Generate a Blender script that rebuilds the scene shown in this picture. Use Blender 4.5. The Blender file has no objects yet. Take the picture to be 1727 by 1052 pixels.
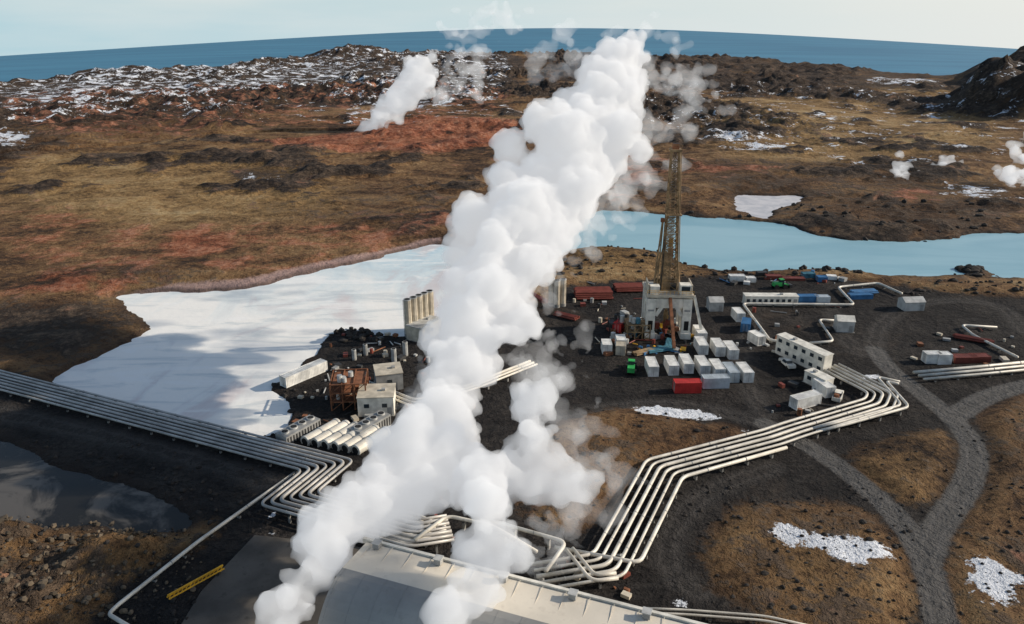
import bpy, bmesh, math, random
import numpy as np
from mathutils import Vector, Matrix
random.seed(7); np.random.seed(7)
scene = bpy.context.scene
COL = scene.collection

# ------------------------------------------------------------------ image pixel to world point helpers (cast through the camera)
W0,H0,F = 1727.0,1052.0,1300.0
CAMH = 80.0
PITCH = math.radians(21.0)
cp,sp = math.cos(PITCH), math.sin(PITCH)
def ray(px,py):
    dx=(px-W0/2)/F; du=(H0/2-py)/F
    return Vector((dx, cp+du*sp, -sp+du*cp))
def P(px,py,z=0.0):
    d=ray(px,py); t=(CAMH-z)/(-d.z)
    return Vector((d.x*t,d.y*t,z))
def G(px,py):
    p=P(px,py); return (p.x,p.y)
def PD(px,py,dep):
    d=ray(px,py)*dep
    return Vector((d.x,d.y,CAMH+d.z))

cam=bpy.data.cameras.new('camera'); camo=bpy.data.objects.new('camera',cam); COL.objects.link(camo)
camo.location=(0,0,CAMH); camo.rotation_euler=(math.pi/2-PITCH,0,0)
cam.sensor_width=36; cam.lens=F*36/W0; cam.clip_start=0.5; cam.clip_end=100000
scene.camera=camo
scene.view_settings.view_transform='Standard'; scene.view_settings.look='None'; scene.view_settings.exposure=0

# ------------------------------------------------------------------ light
AZ=math.radians(84); EL=math.radians(24)
world=bpy.data.worlds.new("World"); scene.world=world; world.use_nodes=True
nt=world.node_tree; nt.nodes.clear()
sky=nt.nodes.new('ShaderNodeTexSky'); sky.sky_type='NISHITA'; sky.sun_disc=False
sky.sun_elevation=EL; sky.sun_rotation=AZ; sky.altitude=50; sky.air_density=1.0; sky.dust_density=0.8; sky.ozone_density=1.2
bg=nt.nodes.new('ShaderNodeBackground'); bg.inputs[1].default_value=0.12
out=nt.nodes.new('ShaderNodeOutputWorld')
tc=nt.nodes.new('ShaderNodeTexCoord'); sx_=nt.nodes.new('ShaderNodeSeparateXYZ'); nt.links.new(tc.outputs['Generated'],sx_.inputs[0])
mr=nt.nodes.new('ShaderNodeMapRange'); mr.interpolation_type='SMOOTHSTEP'; nt.links.new(sx_.outputs['Z'],mr.inputs[0])
mr.inputs[1].default_value=-0.02; mr.inputs[2].default_value=0.27; mr.inputs[3].default_value=0.92; mr.inputs[4].default_value=0.06
mpg=nt.nodes.new('ShaderNodeMapping'); mpg.inputs['Scale'].default_value=(1.2,1.2,9); nt.links.new(tc.outputs['Generated'],mpg.inputs[0])
nz=nt.nodes.new('ShaderNodeTexNoise'); nz.inputs['Scale'].default_value=2.2; nz.inputs['Detail'].default_value=5; nt.links.new(mpg.outputs[0],nz.inputs['Vector'])
mxh=nt.nodes.new('ShaderNodeMapRange'); nt.links.new(sx_.outputs['X'],mxh.inputs[0]); mxh.inputs[1].default_value=-0.6; mxh.inputs[2].default_value=0.6
hz_=nt.nodes.new('ShaderNodeMix'); hz_.data_type='RGBA'; nt.links.new(mxh.outputs[0],hz_.inputs[0]); hz_.inputs[6].default_value=(3.7,5.5,6.2,1); hz_.inputs[7].default_value=(6.9,7.1,6.9,1)
hz2=nt.nodes.new('ShaderNodeMix'); hz2.data_type='RGBA'; mr3=nt.nodes.new('ShaderNodeMapRange'); nt.links.new(nz.outputs['Fac'],mr3.inputs[0]); mr3.inputs[1].default_value=0.45; mr3.inputs[2].default_value=0.7; mr3.inputs[4].default_value=0.5
nt.links.new(mr3.outputs[0],hz2.inputs[0]); nt.links.new(hz_.outputs[2],hz2.inputs[6]); hz2.inputs[7].default_value=(6.7,6.9,6.8,1)
mk=nt.nodes.new('ShaderNodeMix'); mk.data_type='RGBA'; nt.links.new(mr.outputs[0],mk.inputs[0]); nt.links.new(sky.outputs[0],mk.inputs[6]); nt.links.new(hz2.outputs[2],mk.inputs[7])
nt.links.new(mk.outputs[2],bg.inputs[0]); nt.links.new(bg.outputs[0],out.inputs[0])
sun=bpy.data.lights.new('sun','SUN'); sun.energy=5.0; sun.angle=math.radians(0.5); sun.color=(1,0.89,0.74)
suno=bpy.data.objects.new('sun',sun); COL.objects.link(suno)
sd=Vector((math.sin(AZ)*math.cos(EL),math.cos(AZ)*math.cos(EL),math.sin(EL)))
suno.rotation_euler=sd.to_track_quat('Z','Y').to_euler(); suno.location=(200,0,200)

# ------------------------------------------------------------------ node helper
class NG:
    def __init__(s,name):
        s.m=bpy.data.materials.new(name); s.m.use_nodes=True; s.t=s.m.node_tree; s.t.nodes.clear()
        s.out=s.t.nodes.new('ShaderNodeOutputMaterial')
    def put(s,sock,v):
        if isinstance(v,bpy.types.NodeSocket): s.t.links.new(v,sock)
        elif isinstance(v,(tuple,list)):
            n=len(sock.default_value); v=tuple(v)
            if n==4 and len(v)==3: v=v+(1,)
            sock.default_value=v
        else: sock.default_value=v
    def pos(s):
        return s.t.nodes.new('ShaderNodeNewGeometry').outputs['Position']
    def scale(s,vec,v,loc=(0,0,0)):
        n=s.t.nodes.new('ShaderNodeMapping'); s.put(n.inputs['Vector'],vec); n.inputs['Scale'].default_value=v; n.inputs['Location'].default_value=loc
        return n.outputs[0]
    def noise(s,vec,sc,det=4,ro=0.55,dist=0.0):
        n=s.t.nodes.new('ShaderNodeTexNoise'); s.put(n.inputs['Vector'],vec)
        n.inputs['Scale'].default_value=sc; n.inputs['Detail'].default_value=det; n.inputs['Roughness'].default_value=ro; n.inputs['Distortion'].default_value=dist
        return n.outputs['Fac']
    def attr(s,name):
        n=s.t.nodes.new('ShaderNodeAttribute'); n.attribute_name=name; return n.outputs['Fac']
    def math(s,op,a,b=0.0,c=None,clamp=False):
        n=s.t.nodes.new('ShaderNodeMath'); n.operation=op; n.use_clamp=clamp
        s.put(n.inputs[0],a); s.put(n.inputs[1],b)
        if c is not None: s.put(n.inputs[2],c)
        return n.outputs[0]
    def mr(s,v,a,b,c=0.0,d=1.0,smooth=True):
        n=s.t.nodes.new('ShaderNodeMapRange'); n.interpolation_type='SMOOTHSTEP' if smooth else 'LINEAR'
        s.put(n.inputs[0],v); s.put(n.inputs[1],a); s.put(n.inputs[2],b); s.put(n.inputs[3],c); s.put(n.inputs[4],d)
        return n.outputs[0]
    def mix(s,f,a,b,mode='MIX'):
        n=s.t.nodes.new('ShaderNodeMix'); n.data_type='RGBA'; n.blend_type=mode
        s.put(n.inputs[0],f); s.put(n.inputs[6],a); s.put(n.inputs[7],b); return n.outputs[2]
    def ramp(s,f,stops):
        n=s.t.nodes.new('ShaderNodeValToRGB'); s.put(n.inputs[0],f); e=n.color_ramp.elements
        while len(e)<len(stops): e.new(0.5)
        for i,(p,c) in enumerate(stops): e[i].position=p; e[i].color=tuple(c)+(1,)
        return n.outputs[0]
    def bump(s,h,dist=1.0,st=1.0,nrm=None):
        n=s.t.nodes.new('ShaderNodeBump'); s.put(n.inputs['Height'],h); n.inputs['Distance'].default_value=dist; n.inputs['Strength'].default_value=st
        if nrm is not None: s.put(n.inputs['Normal'],nrm)
        return n.outputs[0]
    def bsdf(s,col,rough=0.7,metal=0.0,nrm=None,spec=0.3):
        n=s.t.nodes.new('ShaderNodeBsdfPrincipled'); s.put(n.inputs['Base Color'],col); s.put(n.inputs['Roughness'],rough)
        s.put(n.inputs['Metallic'],metal); s.put(n.inputs['Specular IOR Level'],spec)
        if nrm is not None: s.put(n.inputs['Normal'],nrm)
        s.t.links.new(n.outputs[0],s.out.inputs[0]); return n

def paint(name,c,rough=0.6,metal=0.0,amt=0.25,sc=0.6,dirt=(0.10,0.07,0.045),dirtamt=0.3):
    g=NG(name); v=g.pos()
    n=g.noise(v,sc,5,0.6); n2=g.noise(v,sc*4,4,0.7)
    lo=tuple(x*(1-amt) for x in c); hi=tuple(min(0.85,x*(1+amt*0.4)) for x in c)
    col=g.mix(g.mr(n,0.35,0.65),lo,hi)
    col=g.mix(g.mr(n2,0.52,0.72,0,dirtamt),col,dirt)
    g.bsdf(col,rough,metal,None); return g.m

M={}
M['white']=paint('white_paint',(0.76,0.75,0.71))
M['wall']=paint('wall_white',(0.72,0.69,0.61))
M['cream']=paint('cream_cladding',(0.54,0.48,0.38))
M['grey']=paint('grey_cladding',(0.30,0.30,0.29))
M['lgrey']=paint('light_grey_metal',(0.46,0.46,0.44),0.45)
M['dark']=paint('dark_steel',(0.04,0.04,0.04))
M['black']=paint('black_opening',(0.012,0.012,0.012),0.9)
M['rust']=paint('rusty_steel',(0.24,0.10,0.05),0.85,0,0.4,0.9,(0.05,0.03,0.02),0.6)
M['mast']=paint('weathered_mast_steel',(0.28,0.19,0.10),0.75,0,0.45,0.5,(0.07,0.04,0.025),0.6)
M['red']=paint('red_paint',(0.50,0.035,0.03))
M['redbrown']=paint('oxide_red_paint',(0.20,0.05,0.035))
M['blue']=paint('blue_paint',(0.05,0.17,0.35))
M['teal']=paint('teal_paint',(0.05,0.17,0.23),0.6,0,0.4)
M['green']=paint('green_paint',(0.03,0.33,0.08))
M['yellow']=paint('yellow_paint',(0.75,0.40,0.03),dirtamt=0.15)
M['bluegrey']=paint('bluegrey_paint',(0.44,0.49,0.52))
M['glass']=paint('window_glass',(0.03,0.04,0.05),0.1,0,0.1,1,(0.03,0.04,0.05),0)
M['tire']=paint('tyre_rubber',(0.02,0.02,0.02),0.9)
M['concrete']=paint('concrete',(0.26,0.25,0.23),0.85)
M['yard']=paint('yard_concrete',(0.10,0.088,0.075),0.9,0,0.35,0.15,(0.04,0.036,0.03),0.6)
M['pipe']=paint('pipe_cladding',(0.66,0.62,0.54),0.45,0.05,0.25,0.3,(0.20,0.16,0.12),0.5)
M['pipegrey']=paint('galvanised_pipe',(0.44,0.42,0.39),0.42,0.15,0.3,0.25,(0.14,0.12,0.1),0.4)

# ------------------------------------------------------------------ mesh asset builder
class Asset:
    def __init__(s,name,loc=(0,0,0),rot=0.0):
        s.name=name; s.loc=loc if len(loc)==3 else (loc[0],loc[1],0.0); s.rot=rot; s.parts={}
    def _p(s,part):
        return s.parts.setdefault(part,dict(v=[],f=[],m=[],mats=[]))
    def add(s,part,mat,V,Fc):
        p=s._p(part)
        if mat not in p['mats']: p['mats'].append(mat)
        mi=p['mats'].index(mat); o=len(p['v'])
        p['v']+=[tuple(v) for v in V]; p['f']+=[tuple(i+o for i in f) for f in Fc]; p['m']+=[mi]*len(Fc)
    def box(s,part,mat,c,sz,rz=0.0):
        cx,cy,cz=c; a,b,h=sz[0]/2,sz[1]/2,sz[2]/2; cr,sr=math.cos(rz),math.sin(rz)
        V=[]
        for z in(-h,h):
            for x,y in((-a,-b),(a,-b),(a,b),(-a,b)):
                V.append((cx+x*cr-y*sr,cy+x*sr+y*cr,cz+z))
        s.add(part,mat,V,[(3,2,1,0),(4,5,6,7),(0,1,5,4),(1,2,6,5),(2,3,7,6),(3,0,4,7)])
    def beam(s,part,mat,a,b,w=0.3,h=None):
        s.cyl(part,mat,a,b,w*0.7,None,4)
    def cyl(s,part,mat,a,b,r,r2=None,seg=14,cap=True):
        a=Vector(a);b=Vector(b); r2=r if r2 is None else r2
        q=(b-a).normalized().to_track_quat('Z','Y'); V=[]
        off=math.pi/4 if seg==4 else 0
        for c,rr in((a,r),(b,r2)):
            for i in range(seg):
                t=2*math.pi*i/seg+off; V.append(c+q@Vector((math.cos(t)*rr,math.sin(t)*rr,0)))
        Fc=[(i,(i+1)%seg,seg+(i+1)%seg,seg+i) for i in range(seg)]
        if cap: Fc+=[tuple(range(seg-1,-1,-1)),tuple(range(seg,2*seg))]
        s.add(part,mat,V,Fc)
    def tube(s,part,mat,pts,r,seg=8):
        pts=[Vector(p) for p in pts]; n=len(pts); V=[];Fc=[]
        for i,p in enumerate(pts):
            t=((pts[min(i+1,n-1)]-p).normalized()+(p-pts[max(i-1,0)]).normalized())
            t=t.normalized() if t.length>1e-5 else Vector((1,0,0))
            sdv=t.cross(Vector((0,0,1)))
            sdv=sdv.normalized() if sdv.length>1e-4 else Vector((1,0,0))
            up=sdv.cross(t).normalized()
            for k in range(seg):
                a=2*math.pi*k/seg; V.append(p+sdv*math.cos(a)*r+up*math.sin(a)*r)
        for i in range(n-1):
            for k in range(seg):
                Fc.append((i*seg+k,i*seg+(k+1)%seg,(i+1)*seg+(k+1)%seg,(i+1)*seg+k))
        Fc+=[tuple(range(seg-1,-1,-1)),tuple(range((n-1)*seg,n*seg))]
        s.add(part,mat,V,Fc)
    def build(s,smooth=False):
        objs=[]
        for pn,p in s.parts.items():
            me=bpy.data.meshes.new(pn); me.from_pydata(p['v'],[],p['f'])
            for m in p['mats']: me.materials.append(M[m] if isinstance(m,str) else m)
            me.polygons.foreach_set('material_index',p['m'])
            me.update()
            bm=bmesh.new(); bm.from_mesh(me); bmesh.ops.recalc_face_normals(bm,faces=bm.faces); bm.to_mesh(me); bm.free()
            if smooth: me.polygons.foreach_set('use_smooth',[True]*len(me.polygons))
            o=bpy.data.objects.new(pn,me); COL.objects.link(o); objs.append(o)
        if len(objs)==1:
            root=objs[0]; root.name=s.name
        else:
            root=bpy.data.objects.new(s.name,None); COL.objects.link(root)
            for o in objs: o.parent=root
        root.location=s.loc; root.rotation_euler=(0,0,s.rot)
        return root

# ------------------------------------------------------------------ numpy noise / sdf
def h2(xi,yi,seed):
    h=(xi.astype(np.int64)*374761393+yi.astype(np.int64)*668265263+seed*144269504)&0xffffffff
    h=((h^(h>>13))*1274126177)&0xffffffff
    h=h^(h>>16); return (h&0xffffff)/float(0xffffff)
def vn(x,y,seed):
    xi=np.floor(x);yi=np.floor(y);fx=x-xi;fy=y-yi
    fx=fx*fx*(3-2*fx);fy=fy*fy*(3-2*fy)
    a=h2(xi,yi,seed);b=h2(xi+1,yi,seed);c=h2(xi,yi+1,seed);d=h2(xi+1,yi+1,seed)
    return (a*(1-fx)+b*fx)*(1-fy)+(c*(1-fx)+d*fx)*fy
def fbm(x,y,wl,o=4,seed=0,g=0.5):
    s=0;a=1;t=0
    for i in range(o):
        s=s+a*vn(x/wl+17.3*i,y/wl-9.1*i,seed+i); t+=a; a*=g; wl/=2.0
    return s/t
def ss(x,a,b):
    t=np.clip((x-a)/(b-a),0,1); return t*t*(3-2*t)
def chaikin(p,n=2,closed=True):
    for _ in range(n):
        q=[]; m=len(p)
        rng=range(m) if closed else range(m-1)
        if not closed: q.append(p[0])
        for i in rng:
            a=p[i];b=p[(i+1)%m]
            q.append((a[0]*.75+b[0]*.25,a[1]*.75+b[1]*.25)); q.append((a[0]*.25+b[0]*.75,a[1]*.25+b[1]*.75))
        if not closed: q.append(p[-1])
        p=q
    return p
def poly(px,sm=2):
    return chaikin([G(*p) for p in px],sm)
def segd(pts,X,Y,closed,par):
    d2=np.full(X.shape,1e12); ins=np.zeros(X.shape,bool); n=len(pts)
    for i in range(n if closed else n-1):
        x1,y1=pts[i];x2,y2=pts[(i+1)%n]; dx,dy=x2-x1,y2-y1; L=dx*dx+dy*dy+1e-9
        t=np.clip(((X-x1)*dx+(Y-y1)*dy)/L,0,1)
        d2=np.minimum(d2,(X-x1-t*dx)**2+(Y-y1-t*dy)**2)
        if par and abs(dy)>1e-9:
            c=((y1>Y)!=(y2>Y))&(X<(x2-x1)*(Y-y1)/(y2-y1)+x1); ins^=c
    return np.sqrt(d2),ins
def windowed(pts,X,Y,pad,closed,par):
    xs=[p[0] for p in pts]; ys=[p[1] for p in pts]
    i0=max(0,np.searchsorted(gx,min(xs)-pad)-1); i1=min(len(gx),np.searchsorted(gx,max(xs)+pad)+1)
    j0=max(0,np.searchsorted(gy,min(ys)-pad)-1); j1=min(len(gy),np.searchsorted(gy,max(ys)+pad)+1)
    return (slice(j0,j1),slice(i0,i1))
def sdp(pts,X,Y,pad=60):
    w=windowed(pts,X,Y,pad,True,True); o=np.full(X.shape,-float(pad))
    d,ins=segd(pts,X[w],Y[w],True,True); o[w]=np.where(ins,d,-d); return o
def sdl(pts,X,Y,pad=60):
    w=windowed(pts,X,Y,pad,False,False); o=np.full(X.shape,float(pad))
    d,_=segd(pts,X[w],Y[w],False,False); o[w]=d; return o

# ------------------------------------------------------------------ regions
silica=[(56,648),(125,616),(185,590),(232,563),(246,535),(222,510),(180,497),(300,492),(400,488),(480,468),(560,453),(650,433),(740,404),(810,430),(790,500),(720,565),(650,562),(590,550),(545,560),(532,585),(525,602),(470,640),(447,664),(492,690),(480,722),(436,744),(300,715),(150,674)]
lagoon=[(930,432),(950,385),(1000,349),(1100,357),(1220,366),(1320,374),(1380,393),(1460,406),(1570,404),(1650,395),(1727,387),(1900,370),(1900,470),(1727,464),(1640,460),(1600,463),(1520,466),(1440,457),(1370,450),(1280,456),(1200,455),(1150,440),(1100,426),(1020,417),(960,428)]
smallpond=[(1237,328),(1290,328),(1354,330),(1340,345),(1312,350),(1300,371),(1262,362),(1240,345)]
dpond=[(-160,700),(0,748),(60,765),(150,795),(240,830),(318,858),(325,880),(290,897),(220,893),(160,870),(90,885),(60,900),(0,880),(-160,880)]
waters=[silica,lagoon,smallpond,dpond]
dark1=[(-200,600),(0,632),(62,648),(300,712),(432,741),(492,700),(447,664),(525,600),(545,556),(600,548),(700,566),(840,556),(890,520),(930,488),(1000,476),(1150,470),(1200,464),(1420,470),(1500,478),(1600,496),(1680,500),(1900,505),(1900,640),(1727,662),(1650,690),(1672,770),(1650,850),(1606,900),(1605,960),(1630,1200),(-200,1200)]
isl=[
 [(960,705),(1060,688),(1140,705),(1240,722),(1262,738),(1130,768),(1080,790),(1030,860),(960,900),(880,880),(870,820),(900,750)],
 [(1430,772),(1490,740),(1590,720),(1617,745),(1612,800),(1570,852),(1520,850),(1450,805)],
 [(1640,692),(1740,660),(1900,640),(1900,1200),(1640,1200),(1610,960),(1606,920),(1665,840),(1676,765)],
 [(1180,960),(1205,890),(1255,842),(1400,850),(1480,868),(1525,930),(1545,1052),(1550,1200),(1350,1200),(1290,1040),(1220,1010)],
 [(-200,850),(60,870),(150,895),(230,900),(340,885),(380,905),(250,960),(190,1010),(120,1080),(100,1200),(-200,1200)],
 [(850,560),(900,520),(960,500),(900,470),(800,520)],
]
roads=[([(1290,715),(1340,740),(1400,775),(1470,830),(1530,890),(1568,960),(1590,1060),(1600,1200)],2.4),
       ([(1475,590),(1500,625),(1550,660),(1605,705),(1640,745),(1645,785),(1620,840),(1580,890),(1562,940)],2.5),
       ([(1605,705),(1660,670),(1727,650),(1900,620)],2.6),
       ([(0,268),(150,258),(300,240),(500,226),(620,226)],2.2)]
faint=[[(1475,590),(1480,545),(1560,505),(1690,510),(1727,560)],[(1290,715),(1200,690),(1120,680),(1000,690),(940,700)],[(1270,540),(1240,620),(1290,700)],[(1400,520),(1440,600),(1475,590)],[(1180,1000),(1120,960),(1130,890),(1190,830),(1300,790)],[(0,700),(300,770),(480,830)]]
coast=[(-700,260),(-300,175),(0,143),(60,136),(130,126),(200,120),(330,112),(450,103),(530,97),(600,92),(700,88),(880,93),(1130,97),(1250,102),(1400,113),(1500,122),(1600,131),(1727,141),(2000,165),(2500,230),(2500,1300),(-700,1300)]

# ------------------------------------------------------------------ terrain grid
def axis(lo,mid0,mid1,hi,st,g):
    a=list(np.arange(mid0,mid1,st)); s=st; x=mid1
    while x<hi: a.append(x); s*=g; x+=s
    s=st*g; x=mid0-s; b=[]
    while x>lo: b.append(x); s*=g; x-=s
    return np.array(b[::-1]+a)
gx=axis(-2600,-150,165,2600,1.2,1.016)
gy=axis(20,68,330,2700,0.95,1.0105)
X,Y=np.meshgrid(gx,gy)
RX,RY=42000.0,900000.0
def curv(x,y):
    xx=x-0.065*y
    return -(xx**2)/(2*RX)-(y**2)/(2*RY)
R=np.sqrt(X**2+Y**2)
wsd=np.full(X.shape,-1e9); wp=[]
for w in waters:
    pp=poly(w); wp.append(pp); wsd=np.maximum(wsd,sdp(pp,X,Y))
jit=(fbm(X,Y,14,5,5,0.6)-0.5)*7.0
wj=wsd+jit*np.clip(Y/150,0.6,2)
dk=sdp(poly(dark1,1),X,Y)
for i in isl: dk=np.minimum(dk,-sdp(poly(i),X,Y))
rd=np.full(X.shape,-60.0)
for pts,hw in roads:
    rd=np.maximum(rd,hw-sdl(chaikin([G(*p) for p in pts],3,False),X,Y))
ft=np.full(X.shape,60.0)
for pts in faint: ft=np.minimum(ft,sdl(chaikin([G(*p) for p in pts],3,False),X,Y))
csd=sdp([G(*p) for p in coast],X,Y,400)+(fbm(X,Y,90,4,11)-0.5)*60
far=ss(R,330,900)
lavaamt=ss(fbm(X,Y,140,3,21),0.36,0.54)*ss(R,420,760)
lump=np.clip(fbm(X,Y,34,5,61,0.62)-0.53,0,1)*10*ss(R,200,420)
moor=0.15+fbm(X,Y,26,5,2,0.55)*2.3*(0.5+0.5*far)+ (fbm(X,Y,170,4,3))*7*ss(R,280,700)+ ss(fbm(X,Y,60,4,31),0.5,0.75)*2.0*ss(R,250,500)+fbm(X,Y,4.5,2,71)*0.6+lump*1.5
moor=moor+lavaamt*(np.abs(fbm(X,Y,26,5,22,0.65)-0.5))*28
padf=ss(dk,-5,2)
hz=moor*(1-padf)+padf*(fbm(X,Y,6,3,8)*0.22)
nearw=ss(-wj,0,14)
hz=hz*(0.12+0.88*nearw)
s=ss(wj,-1.4,2.0); hz=hz*(1-s)-1.6*s
hz=np.where((rd>-3),hz*(1-ss(rd,-3,0.3))+0.12*ss(rd,-3,0.3),hz)
bl=sdl([G(-200,600),G(0,652),G(560,797)],X,Y)
hz=hz+ss(-bl,-13,-6.5)*0.9*ss(-X,-5,20)
tan=sdp(poly(isl[4]),X,Y); hz=hz+ss(tan,-2,8)*np.clip(fbm(X,Y,9,5,41,0.68)-0.38,0,1)*11
def hill(px,py,h,rx,ry,p=2):
    x,y=G(px,py); d=((X-x)/rx)**2+((Y-y)/ry)**2
    return h*np.exp(-d**p)*(0.55+0.9*fbm(X,Y,28,5,51,0.6))
hz=hz+hill(592,97,17,75,70,2)+hill(1705,178,30,34,60,3)+hill(1760,200,34,60,70,2)+hill(1810,150,40,80,150,2)
hz=hz+hill(1020,430,2.2,18,8,1)+hill(1640,455,2.0,8,5,1)+hill(180,125,9,60,40,1)
hz=hz+curv(X,Y)*ss(R,300,800)
land=ss(csd,-25,8); hz=hz*land+(-14)*(1-land)+curv(X,Y)*(1-land)
def amt(polys,soft):
    a=np.zeros(X.shape)
    for p,v in polys:
        a=np.maximum(a,v*ss(sdp(poly(p),X,Y,soft*1.5),-soft,soft))
    return a
red=amt([([(590,232),(640,212),(760,205),(880,220),(870,250),(760,266),(600,266),(450,258),(430,243)],1.0),
         ([(270,400),(330,388),(400,400),(395,430),(320,445),(265,430)],1.0),
         ([(40,478),(110,465),(200,468),(205,490),(110,500),(40,495)],1.0),
         ([(1150,280),(1280,283),(1310,298),(1200,302),(1120,300)],0.6),
         ([(1500,325),(1560,320),(1570,345),(1510,350)],0.7),
         ([(1040,240),(1110,250),(1120,330),(1020,350)],0.6),
         ([(0,150),(400,150),(850,150),(900,205),(500,225),(0,260)],0.38),
         ([(0,330),(200,380),(560,380),(790,350),(780,400),(640,440),(470,465),(200,470),(0,480)],0.46)],16)
pink=amt([([(185,498),(300,480),(400,478),(480,456),(560,440),(650,424),(745,398),(745,412),(650,440),(560,460),(480,476),(400,496),(300,500)],1.0)],4)
snow=amt([([(-200,100),(200,105),(500,92),(860,85),(870,150),(850,190),(600,200),(500,160),(300,160),(200,212),(-200,220)],0.50),
          ([(20,130),(420,108),(620,110),(560,150),(330,175),(30,205)],0.57),
          ([(-40,228),(30,230),(85,250),(30,262),(-40,262)],0.74),
          ([(1450,130),(1600,140),(1600,155),(1460,148)],0.62),
          ([(1180,230),(1340,245),(1330,262),(1240,268),(1180,250)],0.60),
          ([(1560,305),(1620,315),(1727,330),(1727,350),(1640,345),(1560,325)],0.64),
          ([(900,140),(1800,160),(1800,320),(1150,260)],0.41),
          ([(200,180),(900,180),(900,215),(300,225)],0.42),
          ([(380,295),(520,300),(500,320),(390,315)],0.48)],14)
snow2=amt([([(1062,686),(1120,684),(1232,700),(1225,714),(1130,708),(1070,700)],0.95),
          ([(1285,880),(1340,885),(1400,910),(1510,915),(1530,970),(1450,972),(1380,950),(1295,925)],0.68),
          ([(1605,920),(1660,935),(1740,980),(1740,1050),(1660,1045),(1620,990)],0.76),
          ([(1120,1005),(1165,1010),(1160,1035),(1125,1025)],0.9),
          ([(795,695),(830,695),(825,710),(795,712)],0.9),
          ([(1450,628),(1490,630),(1485,642),(1452,642)],0.95),
          ([(440,892),(475,898),(470,908),(440,903)],0.9),([(450,858),(475,856),(468,875),(450,874)],1.0),
          ([(1222,922),(1262,928),(1257,942),(1225,940)],0.8),([(1415,872),(1485,878),(1482,895),(1420,893)],0.68),
          ([(490,690),(500,715),(470,730),(465,715)],0.68),([(1236,712),(1278,718),(1272,740),(1240,737)],0.78),([(1240,845),(1400,850),(1470,880),(1530,900),(1400,900),(1250,880)],0.40),
          ([(330,840),(370,850),(360,870),(335,860)],0.55)],3.5)
snow=np.maximum(snow,snow2)
gold=amt([([(0,270),(350,262),(560,300),(600,360),(300,390),(0,370)],1.0),([(1180,170),(1640,180),(1727,260),(1400,290),(1160,260)],0.9),
          ([(950,425),(1100,425),(1190,460),(960,470)],1.0),([(1400,143),(1640,150),(1660,170),(1450,160)],1.0),([(1430,760),(1620,720),(1610,850),(1500,850)],0.8),([(1200,880),(1450,900),(1500,1052),(1250,1010)],0.6),(isl[4],0.4)],20)
lava=np.maximum(lavaamt*0.75,amt([([(-200,100),(500,85),(880,85),(900,190),(500,190),(300,200),(-200,225)],0.75),([(1640,120),(1900,120),(1900,230),(1690,210)],0.45),([(0,505),(180,505),(240,540),(180,590),(60,640),(-200,600)],0.7),
     ([(870,90),(1300,100),(1700,130),(1640,165),(1200,150),(900,150)],0.55),
     ([(370,290),(520,295),(560,320),(480,335),(380,320)],0.6),([(110,268),(240,262),(260,282),(140,290)],0.7),([(1150,260),(1720,300),(1720,395),(1560,400),(1380,385),(1200,340)],0.46),
     ([(400,330),(760,300),(780,380),(500,400)],0.36),
     (isl[0],0.46),(isl[3],0.43),(isl[2],0.41),(isl[4],0.56),(isl[1],0.34)],12))
lava=np.maximum(lava,np.clip(lump*0.75,0,1)*(1-padf))
gyl,gxl=X.shape
V=np.stack([X.ravel(),Y.ravel(),hz.ravel()],1)
idx=np.arange(gyl*gxl).reshape(gyl,gxl)
Q=np.stack([idx[:-1,:-1],idx[:-1,1:],idx[1:,1:],idx[1:,:-1]],-1).reshape(-1,4)
def gridmesh(name,V,Q,mat,attrs={}):
    me=bpy.data.meshes.new(name)
    me.vertices.add(len(V)); me.vertices.foreach_set('co',V.astype(np.float32).ravel())
    me.loops.add(len(Q)*4); me.loops.foreach_set('vertex_index',Q.astype(np.int32).ravel())
    me.polygons.add(len(Q)); me.polygons.foreach_set('loop_start',np.arange(0,len(Q)*4,4,dtype=np.int32)); me.polygons.foreach_set('loop_total',np.full(len(Q),4,np.int32))
    me.polygons.foreach_set('use_smooth',np.ones(len(Q),bool))
    me.update(calc_edges=True); me.validate()
    for k,a in attrs.items():
        at=me.attributes.new(k,'FLOAT','POINT'); at.data.foreach_set('value',a.astype(np.float32).ravel())
    me.materials.append(mat); o=bpy.data.objects.new(name,me); COL.objects.link(o); return o
def hgt(x,y):
    i=np.searchsorted(gx,x)-1;j=np.searchsorted(gy,y)-1
    i=int(np.clip(i,0,len(gx)-2)); j=int(np.clip(j,0,len(gy)-2))
    return float(hz[j,i])

g=NG('terrain_ground'); v=g.pos()
nA=g.noise(v,0.012,5,0.6,0.4); nB=g.noise(v,0.07,6,0.68,0.3); nC=g.noise(v,0.45,5,0.72); nD=g.noise(v,2.2,4,0.7)
nS=g.noise(g.scale(v,(0.8,0.8,1)),0.075,8,0.72,0.4)
nG=g.noise(g.scale(v,(0.7,1.4,1)),0.025,6,0.7,0.8)
mx=g.math('ADD',g.math('MULTIPLY',nA,0.22),g.math('ADD',g.math('MULTIPLY',nB,0.26),g.math('MULTIPLY',nC,0.26)))
mx=g.math('ADD',mx,g.math('MULTIPLY',nG,0.26))
base=g.ramp(mx,[(0.41,(0.020,0.013,0.010)),(0.46,(0.075,0.042,0.023)),(0.5,(0.165,0.092,0.044)),(0.545,(0.27,0.165,0.078)),(0.61,(0.42,0.31,0.175))])
goldc=g.ramp(mx,[(0.41,(0.035,0.022,0.014)),(0.45,(0.14,0.085,0.038)),(0.5,(0.32,0.20,0.085)),(0.58,(0.47,0.345,0.18))])
c=g.mix(g.math('MULTIPLY',g.attr('gold'),0.85),base,goldc)
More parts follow.
